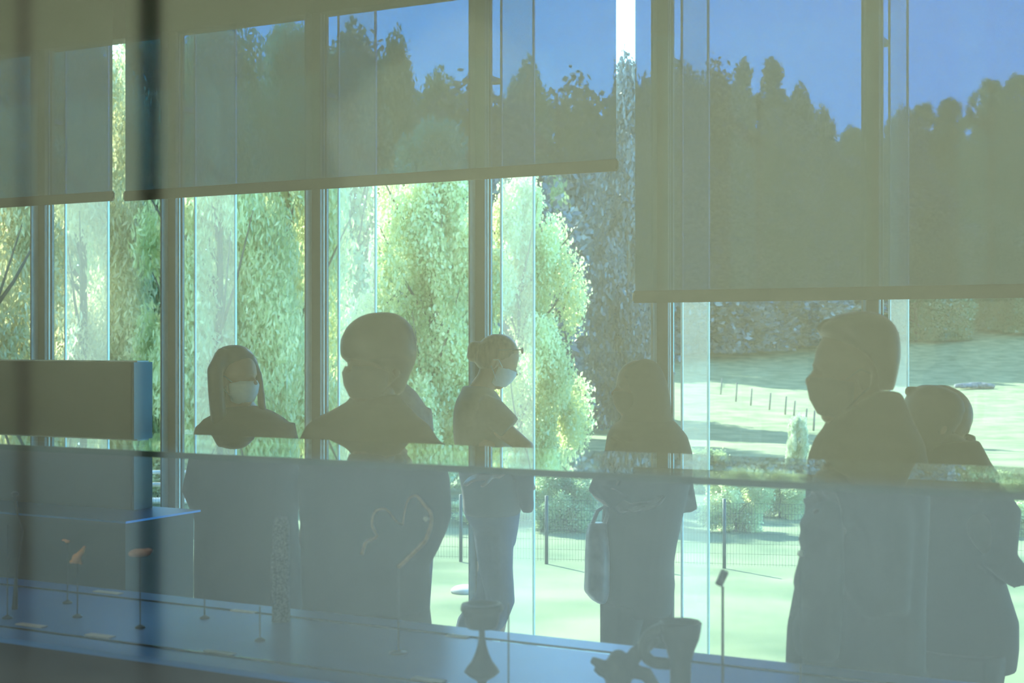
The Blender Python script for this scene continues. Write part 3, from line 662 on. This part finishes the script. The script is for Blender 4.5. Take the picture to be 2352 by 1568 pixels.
# carrier bag hanging beside her
bg_ = empty('carrier_bag', px(1360, 1370, d), 'grey plastic carrier bag hanging beside the hooded person', 'bag')
m = MB(); loft(m, d, [(1192, 1352, 1392, .03, -.1), (1215, 1343, 1392, .07, -.1), (1260, 1341, 1396, .09, -.1), (1310, 1340, 1396, .10, -.1), (1345, 1338, 1396, .10, -.1), (1362, 1352, 1392, .08, -.1), (1372, 1368, 1388, .05, -.1)])
fuse(m, 'bag_body', M['plastic_bag'], bg_, .008, 1)
MB().tube([px(1356, 1200, d, -.1), px(1368, 1165, d, -.12), px(1388, 1150, d, -.15), px(1390, 1175, d, -.12), px(1384, 1200, d, -.1)], .008, 8).build('handle', M['plastic_bag'], bg_, True)

# P5: large person in profile, facing left ---------------------------------------
d = 3.3
p5 = empty('person', px(1970, 2417, d), 'person in profile facing left with short hair and a jacket, largest and nearest', 'person', 'people in front of the windows'); p5.location.z = 0
J = dict(neck=(1975, 1000, .0), sl=(1975, 1095, -.13), sr=(1975, 1095, .13), el=(1975, 1330, -.20), er=(1975, 1330, .20), wl=(1862, 1190, -.22), wr=(1905, 1300, .08),
         hl=(1960, 1600, -.09), hr=(1960, 1600, .09), kl=(1950, 2030, -.09), kr=(1965, 2030, .09), al=(1960, 2340, -.09), ar=(1975, 2340, .09), dl=(-.35, -.1, .9), dr=(-.3, -.3, -.7))
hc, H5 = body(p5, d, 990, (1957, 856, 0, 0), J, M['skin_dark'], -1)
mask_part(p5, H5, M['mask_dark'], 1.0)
garment(p5, 'hair', M['hair_dark'], d, [[(715, 1962, 2000, .03), (722, 1930, 2022, .055), (732, 1905, 2038, .07), (744, 1886, 2050, .08), (757, 1878, 2057, .085), (768, 1884, 2061, .086), (782, 1902, 2063, .086), (800, 1930, 2064, .086), (825, 1962, 2062, .084), (850, 1985, 2056, .08), (875, 1998, 2051, .07), (895, 2006, 2048, .05)]],
        [([(1905, 742), (1885, 750), (1872, 756)], [.015, .010, .003])], .007, 2)
garment(p5, 'jacket', M['cl_black'], d, [[(898, 1985, 2064, .06, .0), (925, 1945, 2078, .08), (960, 1905, 2088, .11), (985, 1898, 2098, .15), (1010, 1882, 2106, .19), (1050, 1868, 2112, .215), (1100, 1862, 2116, .22), (1160, 1860, 2118, .21), (1250, 1850, 2116, .20), (1350, 1835, 2112, .20), (1450, 1815, 2112, .20), (1540, 1811, 2112, .20), (1620, 1812, 2110, .19)]],
        [([(1975, 1060, -.16), (1975, 1200, -.18), (1975, 1370, -.19)], [.07, .072, .06]), ([(1985, 1350, -.19), (1940, 1290, -.20), (1875, 1200, -.21)], [.062, .056, .046]), ([(1975, 1060, .18), (1975, 1320, .19), (1910, 1300, .10)], [.07, .06, .045])])
garment(p5, 'trousers', M['cl_charcoal'], d, [], [([(1960, 1580, -.09), (1950, 2030, -.09), (1960, 2350, -.09)], [.125, .09, .07]), ([(1960, 1580, .09), (1965, 2030, .09), (1975, 2350, .09)], [.125, .09, .07])])
m = MB(); loft(m, d, [(1118, 1832, 1862, .02, -.26), (1132, 1814, 1868, .05, -.26), (1150, 1798, 1872, .06, -.26), (1170, 1787, 1872, .07, -.26), (1190, 1790, 1874, .07, -.26), (1206, 1784, 1874, .07, -.26), (1230, 1792, 1874, .07, -.26), (1265, 1782, 1874, .08, -.26), (1300, 1773, 1874, .08, -.26), (1322, 1782, 1872, .08, -.26), (1345, 1795, 1872, .08, -.26), (1370, 1780, 1870, .08, -.26), (1398, 1771, 1868, .08, -.26), (1425, 1775, 1866, .08, -.26), (1448, 1780, 1864, .07, -.26)])
o = fuse(m, 'held_jacket', M['cl_charcoal'], None, .009, 2); c = px(1830, 1448, d, -.26); o.data.transform(Matrix.Translation(-c)); o.location = c
tag(o, 'crumpled dark jacket held in front of the person in profile, edges catching light', 'jacket')

# P6: bent person at the right, facing right ----------------------------------
d = 4.4
p6 = empty('person', px(2180, 2009, d), 'person bending forward with head bowed to the right, rightmost of the group', 'person', 'people in front of the windows'); p6.location.z = 0
J = dict(neck=(2150, 1060, .0), sl=(2170, 1140, -.13), sr=(2165, 1140, .13), el=(2240, 1245, -.19), er=(2215, 1290, .19), wl=(2312, 1312, -.16), wr=(2310, 1330, .05),
         hl=(2170, 1430, -.08), hr=(2170, 1430, .08), kl=(2170, 1720, -.09), kr=(2150, 1720, .09), al=(2180, 1960, -.09), ar=(2130, 1960, .09), dl=(.8, 0, .35), dr=(.8, -.1, .3))
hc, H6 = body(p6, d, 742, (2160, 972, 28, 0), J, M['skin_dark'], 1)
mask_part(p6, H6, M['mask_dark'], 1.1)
m = MB(); loft(m, d, [(884, 2120, 2150, .03), (890, 2102, 2172, .06), (902, 2088, 2196, .078), (920, 2080, 2212, .085), (940, 2078, 2218, .088), (965, 2078, 2212, .088), (990, 2080, 2190, .085), (1020, 2084, 2160, .078), (1050, 2088, 2140, .065)])
m.tube([px(2100, 895, d), px(2084, 893, d), px(2078, 905, d)], [.012, .009, .005]); fuse(m, 'hair', M['hair_dark'], p6, .007, 2)
MB().tube([H6(.082, -.03, .0), H6(.104, -.02, .004), H6(.112, 0, .002), H6(.104, .02, .004), H6(.082, .03, .0)], .010, 8).build('glasses', M['hair_dark'], p6, True)
garment(p6, 'jacket', M['cl_black'], d, [[(1010, 2110, 2246, .07), (1035, 2095, 2258, .10), (1060, 2085, 2268, .14), (1080, 2078, 2280, .18), (1110, 2075, 2288, .195), (1150, 2074, 2285, .20), (1185, 2074, 2272, .19), (1215, 2074, 2270, .18), (1260, 2076, 2278, .17), (1300, 2078, 2290, .17), (1360, 2080, 2310, .17), (1420, 2080, 2330, .17), (1480, 2080, 2330, .17), (1530, 2082, 2325, .16)]],
        [([(2220, 1120, -.17), (2262, 1160, -.19), (2245, 1260, -.19), (2300, 1308, -.16)], [.06, .045, .055, .038]), ([(2180, 1120, .17), (2215, 1285, .18), (2300, 1328, .06)], [.06, .055, .04])])
garment(p6, 'trousers', M['cl_charcoal'], d, [[(1500, 2084, 2296, .15), (1540, 2088, 2300, .15), (1560, 2090, 2296, .14)]], [([(2190, 1480, -.08), (2180, 1720, -.09), (2182, 1970, -.09)], [.12, .09, .07]), ([(2160, 1480, .08), (2155, 1720, .09), (2135, 1970, .09)], [.12, .09, .07])])
c = px(2345, 1304, d, -.16)
ph = empty('phone', c, 'small phone with a pale case held out at the right frame edge', 'phone')
MB().tube([c + Vector((-.005, 0, -.03)), c + Vector((.03, 0, .045))], .018, 12, .5).build('case', M['silver'], ph, True)
MB().ell(c + Vector((0, -.011, .01)), .008, .004, .008).build('lens', M['steel'], ph, True)

# ------------------------------------------------------------ outside: land, lawn, woods
PR = [(7.0, -.22), (10, -.26), (13, -.4), (25, -.8), (60, -2.3), (93, -1.5), (130, .3), (165, 4.0), (215, 19), (270, 39), (330, 48), (420, 52)]
def ground(x, y):
    y = max(y, 7.0); z = PR[-1][1]
    for (a, za), (b, zb_) in zip(PR, PR[1:]):
        if a <= y <= b: z = za + (zb_ - za) * (y - a) / (b - a); break
    X = x / max(y, 1)
    if y > 165: z = 4 + (z - 4) * max(.1, .08 + min(.45, X) * 2.85)
    z += .12 * math.sin(x * .21 + y * .13) * min(1, y / 60) + .5 * math.sin(x * .035 + 1.3 + y * .021) * min(1, max(0, (y - 40) / 60))
    return z
ys = [6.2, 7, 8, 9, 10.5, 12, 14, 17, 20, 25, 30, 36, 43, 50, 58, 66, 75, 84, 93, 102, 112, 121, 130, 140, 150, 160, 170, 185, 200, 215, 230, 250, 270, 300, 330, 380, 420]
mb = MB(); nx = 60; vs = []; fs = []
for j, y in enumerate(ys):
    for i in range(nx + 1):
        x = (-1.0 + 2.2 * i / nx) * (y * .75 + 14)
        s_, t_ = x * CS - y * SN, x * SN + y * CS
        vs.append((x, y, ground(x, y) if t_ > TW + .2 else -.26))
for j in range(len(ys) - 1):
    for i in range(nx): a = j * (nx + 1) + i; fs.append((a, a + 1, a + nx + 2, a + nx + 1))
g = MB().add(vs, fs).build('ground_meadow', M['grass'], None, True); tag(g, 'sunlit meadow and lawn sloping away from the building', kind='structure')

def leaf_mesh(name, blobs, n, size, seed, droop=0.0, mat=None):
    rng = np.random.default_rng(seed)
    bl = np.array(blobs); wt = bl[:, 3] * bl[:, 4] * bl[:, 5]; wt = wt ** .75; wt /= wt.sum()
    idx = rng.choice(len(bl), n, p=wt)
    v = rng.normal(size=(n, 3)); v /= np.linalg.norm(v, axis=1)[:, None]
    r = rng.random(n) ** .45 * (1 + .12 * rng.normal(size=n)); c = bl[idx, :3] + v * r[:, None] * bl[idx, 3:6]
    c[:, 2] = np.maximum(c[:, 2], .02)
    a = rng.normal(size=(n, 3)); a[:, 2] -= droop * 2.0; a /= np.linalg.norm(a, axis=1)[:, None]
    b = np.cross(a, rng.normal(size=(n, 3))); b /= np.linalg.norm(b, axis=1)[:, None]
    s = size * (.6 + .8 * rng.random(n))[:, None]; L_ = a * s * (.75 + droop * .5); Wd = b * s * (.5 - droop * .18)
    P = np.stack([c - L_, c + Wd, c + L_, c - Wd], 1).reshape(-1, 3)
    me = bpy.data.meshes.new(name); me.vertices.add(4 * n); me.vertices.foreach_set('co', P.ravel().astype(np.float32))
    me.loops.add(4 * n); me.loops.foreach_set('vertex_index', np.arange(4 * n, dtype=np.int32))
    me.polygons.add(n); me.polygons.foreach_set('loop_start', np.arange(0, 4 * n, 4, dtype=np.int32)); me.polygons.foreach_set('loop_total', np.full(n, 4, dtype=np.int32))
    me.update(calc_edges=True); return me
def crown(seed, w, z0, k=60, conic=0.0, base_r=.11):   # unit-height crown made of many boughs
    R = random.Random(seed); out = []
    for _ in range(k):
        f = R.random(); z = z0 + (1 - z0) * f
        ww = w * (math.sin(math.pi * min(1, .18 + f * .80)) ** .6 * (1 - conic) + conic * (1 - f) ** .8)
        a = R.random() * 6.283; rr = ww * math.sqrt(R.random()) * .95
        b = base_r * (.6 + .7 * R.random()) * (1 - .45 * f * (conic + .4))
        out.append((rr * math.cos(a), rr * math.sin(a), min(z, 1 - b * .6), b, b, b * (1.2 + .5 * R.random())))
    return out
def branches(seed, w, n=12, r0=.018):
    R = random.Random(seed); m = MB(); m.tube([(0, 0, 0), (.01, .005, .4), (0, .01, .85)], [r0, r0 * .7, r0 * .15], 8)
    for _ in range(n):
        z = .15 + .55 * R.random(); a = R.random() * 6.283; l = w * (.5 + .6 * R.random())
        m.tube([(0, 0, z), (l * .5 * math.cos(a), l * .5 * math.sin(a), z + .12), (l * math.cos(a), l * math.sin(a), z + .28)], [r0 * .42, r0 * .25, r0 * .08], 5)
    return m
PROTO = {}
def make_proto(key, seed, w, z0, n, size, conic=0, droop=0, k=60, base_r=.11):
    PROTO[key] = (leaf_mesh(key + '_leaves', crown(seed, w, z0, k, conic, base_r), n, size, seed, droop), branches(seed, w))
make_proto('willow', 3, .26, .10, 75000, .0085, 0, .8, 90, .075)
make_proto('round', 5, .36, .08, 75000, .0105, 0, .1, 80, .085)
make_proto('bush', 8, .55, .05, 24000, .026, 0, .2, 40, .16)
make_proto('tall', 11, .24, .06, 30000, .013, .25, .1, 70, .075)
make_proto('conifer', 13, .22, .05, 26000, .012, .85, .1, 80, .06)
make_proto('wood', 17, .34, .05, 20000, .018, 0, .1, 60, .10)
LM = {}
def leaf_obj(key, mat):
    kk = (key, mat)
    if kk not in LM:
        me = PROTO[key][0].copy(); me.materials.clear(); me.materials.append(M[mat]); LM[kk] = me
    o = bpy.data.objects.new('foliage', LM[kk]); col.objects.link(o); return o
BR = {}
def tree(key, mat, x, y, h, wscale, label, cat='tree', group=None, name='tree', rot=None, zoff=0):
    z = ground(x, y) + zoff
    r = empty(name, (x, y, z), label, cat, group)
    o = leaf_obj(key, mat); o.parent = r
    R = random.Random(int(x * 13 + y * 7)); r.rotation_euler = (0, 0, R.random() * 6.28 if rot is None else rot)
    r.scale = (h * wscale, h * wscale, h)
    if key not in BR:
        b = PROTO[key][1].build('trunk', M['bark']); BR[key] = b.data; b.parent = r
    else:
        b = bpy.data.objects.new('trunk', BR[key]); col.objects.link(b); b.parent = r
    return r
def at(xpx, d): return (xpx - CX) * d / F
def tp(xpx, d, ytop, key, mat, wpx, label, **kw):    # place a tree by its column, distance and top
    x = at(xpx, d); h = EYE - (ytop - CY) * d / F - ground(x, d)
    wid = {'willow': .26, 'round': .36, 'bush': .55, 'tall': .24, 'conifer': .22, 'wood': .34}[key] + .05
    ws = (wpx * d / F / 2) / (wid * h)
    return tree(key, mat, x, d, h, ws, label, **kw)
G1 = 'broad-leaved trees beyond the lawn'
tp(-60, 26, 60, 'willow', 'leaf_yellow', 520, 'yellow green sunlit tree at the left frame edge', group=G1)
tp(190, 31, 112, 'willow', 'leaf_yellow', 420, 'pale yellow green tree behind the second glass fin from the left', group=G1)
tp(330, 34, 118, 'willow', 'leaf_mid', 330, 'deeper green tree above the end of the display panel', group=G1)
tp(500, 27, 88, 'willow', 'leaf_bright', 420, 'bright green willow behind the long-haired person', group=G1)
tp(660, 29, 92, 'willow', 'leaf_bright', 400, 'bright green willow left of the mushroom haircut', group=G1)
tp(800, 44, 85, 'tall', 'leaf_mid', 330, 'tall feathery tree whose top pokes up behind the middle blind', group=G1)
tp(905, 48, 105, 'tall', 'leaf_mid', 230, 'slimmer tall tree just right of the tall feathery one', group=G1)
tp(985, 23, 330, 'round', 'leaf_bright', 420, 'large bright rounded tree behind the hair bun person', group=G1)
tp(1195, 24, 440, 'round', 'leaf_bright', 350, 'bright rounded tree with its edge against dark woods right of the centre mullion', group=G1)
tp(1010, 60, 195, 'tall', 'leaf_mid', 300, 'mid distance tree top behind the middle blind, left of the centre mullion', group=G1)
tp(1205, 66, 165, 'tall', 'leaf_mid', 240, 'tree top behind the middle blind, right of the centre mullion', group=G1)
tp(1330, 72, 245, 'wood', 'leaf_shade_haze', 420, 'low dark tree top left of the gap between two blinds', group=G1)
tp(1445, 60, 150, 'tall', 'leaf_shade_haze', 220, 'tall tree seen through the bright gap between two blinds', group=G1)
tp(1100, 50, 260, 'wood', 'leaf_shade_haze', 600, 'broad dark tree behind the bright rounded trees', group=G1)
tp(800, 56, 180, 'wood', 'leaf_shade_haze', 700, 'broad dark tree behind the two willows', group=G1)
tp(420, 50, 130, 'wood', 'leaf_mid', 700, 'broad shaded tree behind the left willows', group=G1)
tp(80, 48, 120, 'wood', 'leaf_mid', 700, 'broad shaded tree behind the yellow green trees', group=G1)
tp(1400, 130, 330, 'wood', 'leaf_shade_haze', 500, 'dark wood tree with its foot in shade left of the hooded person', group=G1)
G2 = 'dark trees at the wood edge on the slope'
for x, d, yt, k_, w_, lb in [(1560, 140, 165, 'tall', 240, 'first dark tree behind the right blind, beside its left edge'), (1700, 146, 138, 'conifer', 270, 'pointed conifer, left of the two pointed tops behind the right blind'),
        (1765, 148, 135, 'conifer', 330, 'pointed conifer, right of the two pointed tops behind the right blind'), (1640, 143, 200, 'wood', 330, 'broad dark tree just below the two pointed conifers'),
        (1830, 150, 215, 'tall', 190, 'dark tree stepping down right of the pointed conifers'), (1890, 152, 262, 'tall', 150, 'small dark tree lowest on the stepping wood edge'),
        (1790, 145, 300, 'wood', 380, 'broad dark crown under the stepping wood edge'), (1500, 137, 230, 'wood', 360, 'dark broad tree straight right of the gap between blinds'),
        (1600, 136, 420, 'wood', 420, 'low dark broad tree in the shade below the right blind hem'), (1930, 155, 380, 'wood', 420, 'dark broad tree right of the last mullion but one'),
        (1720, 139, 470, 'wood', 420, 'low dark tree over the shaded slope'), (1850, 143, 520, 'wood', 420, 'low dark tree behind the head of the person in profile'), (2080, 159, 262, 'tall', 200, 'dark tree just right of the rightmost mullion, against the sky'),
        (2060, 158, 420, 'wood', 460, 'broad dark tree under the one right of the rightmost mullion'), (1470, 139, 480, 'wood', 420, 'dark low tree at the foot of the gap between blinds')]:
    tp(x, d, yt, k_, 'leaf_shade_haze', w_, lb, group=G2)
R = random.Random(4); i = 0
for row, (dd0, n_, lo, hi) in enumerate([(150, 11, 1480, 2500), (168, 14, 1380, 2550), (186, 15, 1300, 2600), (206, 16, 1200, 2650), (228, 18, 1100, 2680), (250, 19, 1200, 2700), (270, 20, 1300, 2720)]):
    for j in range(n_):
        xx = lo + (hi - lo) * (j + .5 + R.uniform(-.3, .3)) / n_; dq = dd0 + R.uniform(-6, 6); x = at(xx, dq)
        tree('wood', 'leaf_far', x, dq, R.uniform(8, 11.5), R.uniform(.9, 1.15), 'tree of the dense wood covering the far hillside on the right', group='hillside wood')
# bushes
for x, d, yt, key, mat, w_, lb, cat in [
        (1690, 17, 1085, 'bush', 'leaf_bright', 190, 'bright bush behind the fence, right of the hooded person', 'bush'), (1790, 19, 1090, 'bush', 'leaf_bright', 200, 'bright bush at the chest of the person in profile', 'bush'),
        (1832, 30, 965, 'bush', 'blossom', 60, 'pale blossoming bush in front of the fence posts', 'bush'), (1745, 26, 1070, 'bush', 'blossom', 110, 'low pale blossoming bush left of the taller one', 'bush'),
        (1290, 17, 1090, 'bush', 'leaf_mid', 200, 'darker bush left of the carrier bag behind the fence', 'bush'), (1130, 18, 1150, 'bush', 'leaf_bright', 240, 'bright bush behind the hair bun person at leg height', 'bush'),
        (2330, 17, 1100, 'bush', 'leaf_bright', 260, 'bright bush at the right frame edge', 'bush'), (400, 21, 1010, 'bush', 'leaf_yellow', 220, 'low bright bush right of the display panel end', 'bush'),
        (1625, 24, 1040, 'bush', 'leaf_mid', 140, 'low bush behind the glass fin right of the hooded person', 'bush'), (1450, 20, 1170, 'bush', 'leaf_bright', 200, 'low bright bush behind the legs of the hooded person', 'bush'),
        (930, 19, 1000, 'bush', 'leaf_bright', 260, 'bright bush low behind the mushroom haircut person', 'bush'), (620, 20, 1000, 'bush', 'leaf_bright', 300, 'bright bush low behind the long-haired person', 'bush'),
        (120, 22, 960, 'bush', 'leaf_yellow', 340, 'yellow green bush low behind the display panel', 'bush')]:
    tp(x, d, yt, key, mat, w_, lb, cat=cat, group='bushes beyond the lawn', name='bush')

# low mesh fence along the lawn
fn = empty('mesh_fence', px(1200, 1335, 12.9), 'low dark wire mesh fence along the far edge of the lawn', 'fence')
A0 = Vector((-5.5, 14.9, 0)); B0 = Vector((7.0, 12.4, 0)); n_ = 15
m = MB()
for i in range(n_ + 1):
    p = A0.lerp(B0, i / n_); z = ground(p.x, p.y)
    MB().tube([(p.x, p.y, z), (p.x, p.y, z + .66)], .017, 8).build('post', M['fence'], fn, True)
for i in range(n_ * 30):
    p = A0.lerp(B0, i / (n_ * 30)); z = ground(p.x, p.y); m.tube([(p.x, p.y, z + .03), (p.x, p.y, z + .62)], .0012, 4)
for k_ in range(7):
    z_ = .05 + .095 * k_; m.tube([(q.x, q.y, ground(q.x, q.y) + z_) for q in [A0.lerp(B0, i / n_) for i in range(n_ + 1)]], .0013, 4)
m.build('wire_mesh', M['fence'], fn)
# field fence posts, a row going away
for i, (x, yb, yt) in enumerate([(1655, 905, 868), (1690, 922, 878), (1724, 930, 892), (1767, 940, 902), (1803, 952, 910), (1823, 955, 920), (1850, 978, 938), (1868, 992, 942)]):
    # distance where the ground meets this pixel
    best = min(range(400, 1200), key=lambda q: abs(EYE - (yb - CY) * (q / 10) / F - ground(at(x, q / 10), q / 10))); d = best / 10
    o = MB().tube([px(x, yb + 6, d), px(x + 3, yt, d)], .045, 8).build('fence_post', M['wood'], None, True)
    c = px(x, yb, d); o.data.transform(Matrix.Translation(-c)); o.location = c
    tag(o, 'weathered field fence post, ' + ['first (leftmost)', 'second', 'third', 'fourth', 'fifth', 'sixth', 'seventh', 'last (rightmost)'][i] + ' of the row on the meadow', 'fence post', 'field fence posts')
# log pile on the meadow, pale stone slab on the lawn, garden bench
def ground_hit(x, y, lo=9, hi=150):
    q = lo
    while q < hi:
        if EYE - (y - CY) * q / F < ground(at(x, q), q): return q
        q += .1
    return q
d = ground_hit(2235, 893); c = px(2235, 893, d); lp = empty('log_pile', c, 'dark heap of logs and stones on the sunny meadow at the right', 'log pile')
R = random.Random(2)
for i in range(9):
    a = c + Vector(((R.random() - .5) * 60 * d / F, R.uniform(-.3, .3), .12 + .2 * R.random()))
    MB().tube([a + Vector((-.5, 0, 0)), a + Vector((.1, .1, .05)), a + Vector((.7, 0, R.uniform(-.05, .1)))], [.14, .17, .12], 9).build('log', M['dark_rock'], lp, True)
d = ground_hit(1068, 1362); c = px(1068, 1362, d)
m = MB(); m.ell(c + Vector((0, 0, .02)), .12, .13, .05); m.ell(c + Vector((.08, .03, .02)), .08, .08, .035)
o = fuse(m, 'stone_slab', M['rock'], None, .01, 1); o.data.transform(Matrix.Translation(-c)); o.location = c; tag(o, 'pale flat stone lying on the lawn left of the hair bun person', 'stone')
d = 16; c = px(362, 1150, d); c.z = ground(c.x, c.y)
bn = empty('garden_bench', c, 'pale slatted garden bench on the lawn beyond the display panel end', 'bench')
for k_ in range(3): MB().tube([c + Vector((-.45, .1 * k_, .42)), c + Vector((.45, .1 * k_, .42))], .025, 6).build('slat', M['rock'], bn)
for k_ in range(2): MB().tube([c + Vector((-.45, .33, .58 + .14 * k_)), c + Vector((.45, .33, .58 + .14 * k_))], .025, 6).build('slat', M['rock'], bn)
for a in (-.4, .4):
    for b in (0, .3): MB().tube([c + Vector((a, b, -.02)), c + Vector((a, b, .42 if b == 0 else .8))], .02, 6).build('leg', M['wood'], bn)
bpy.context.view_layer.update()
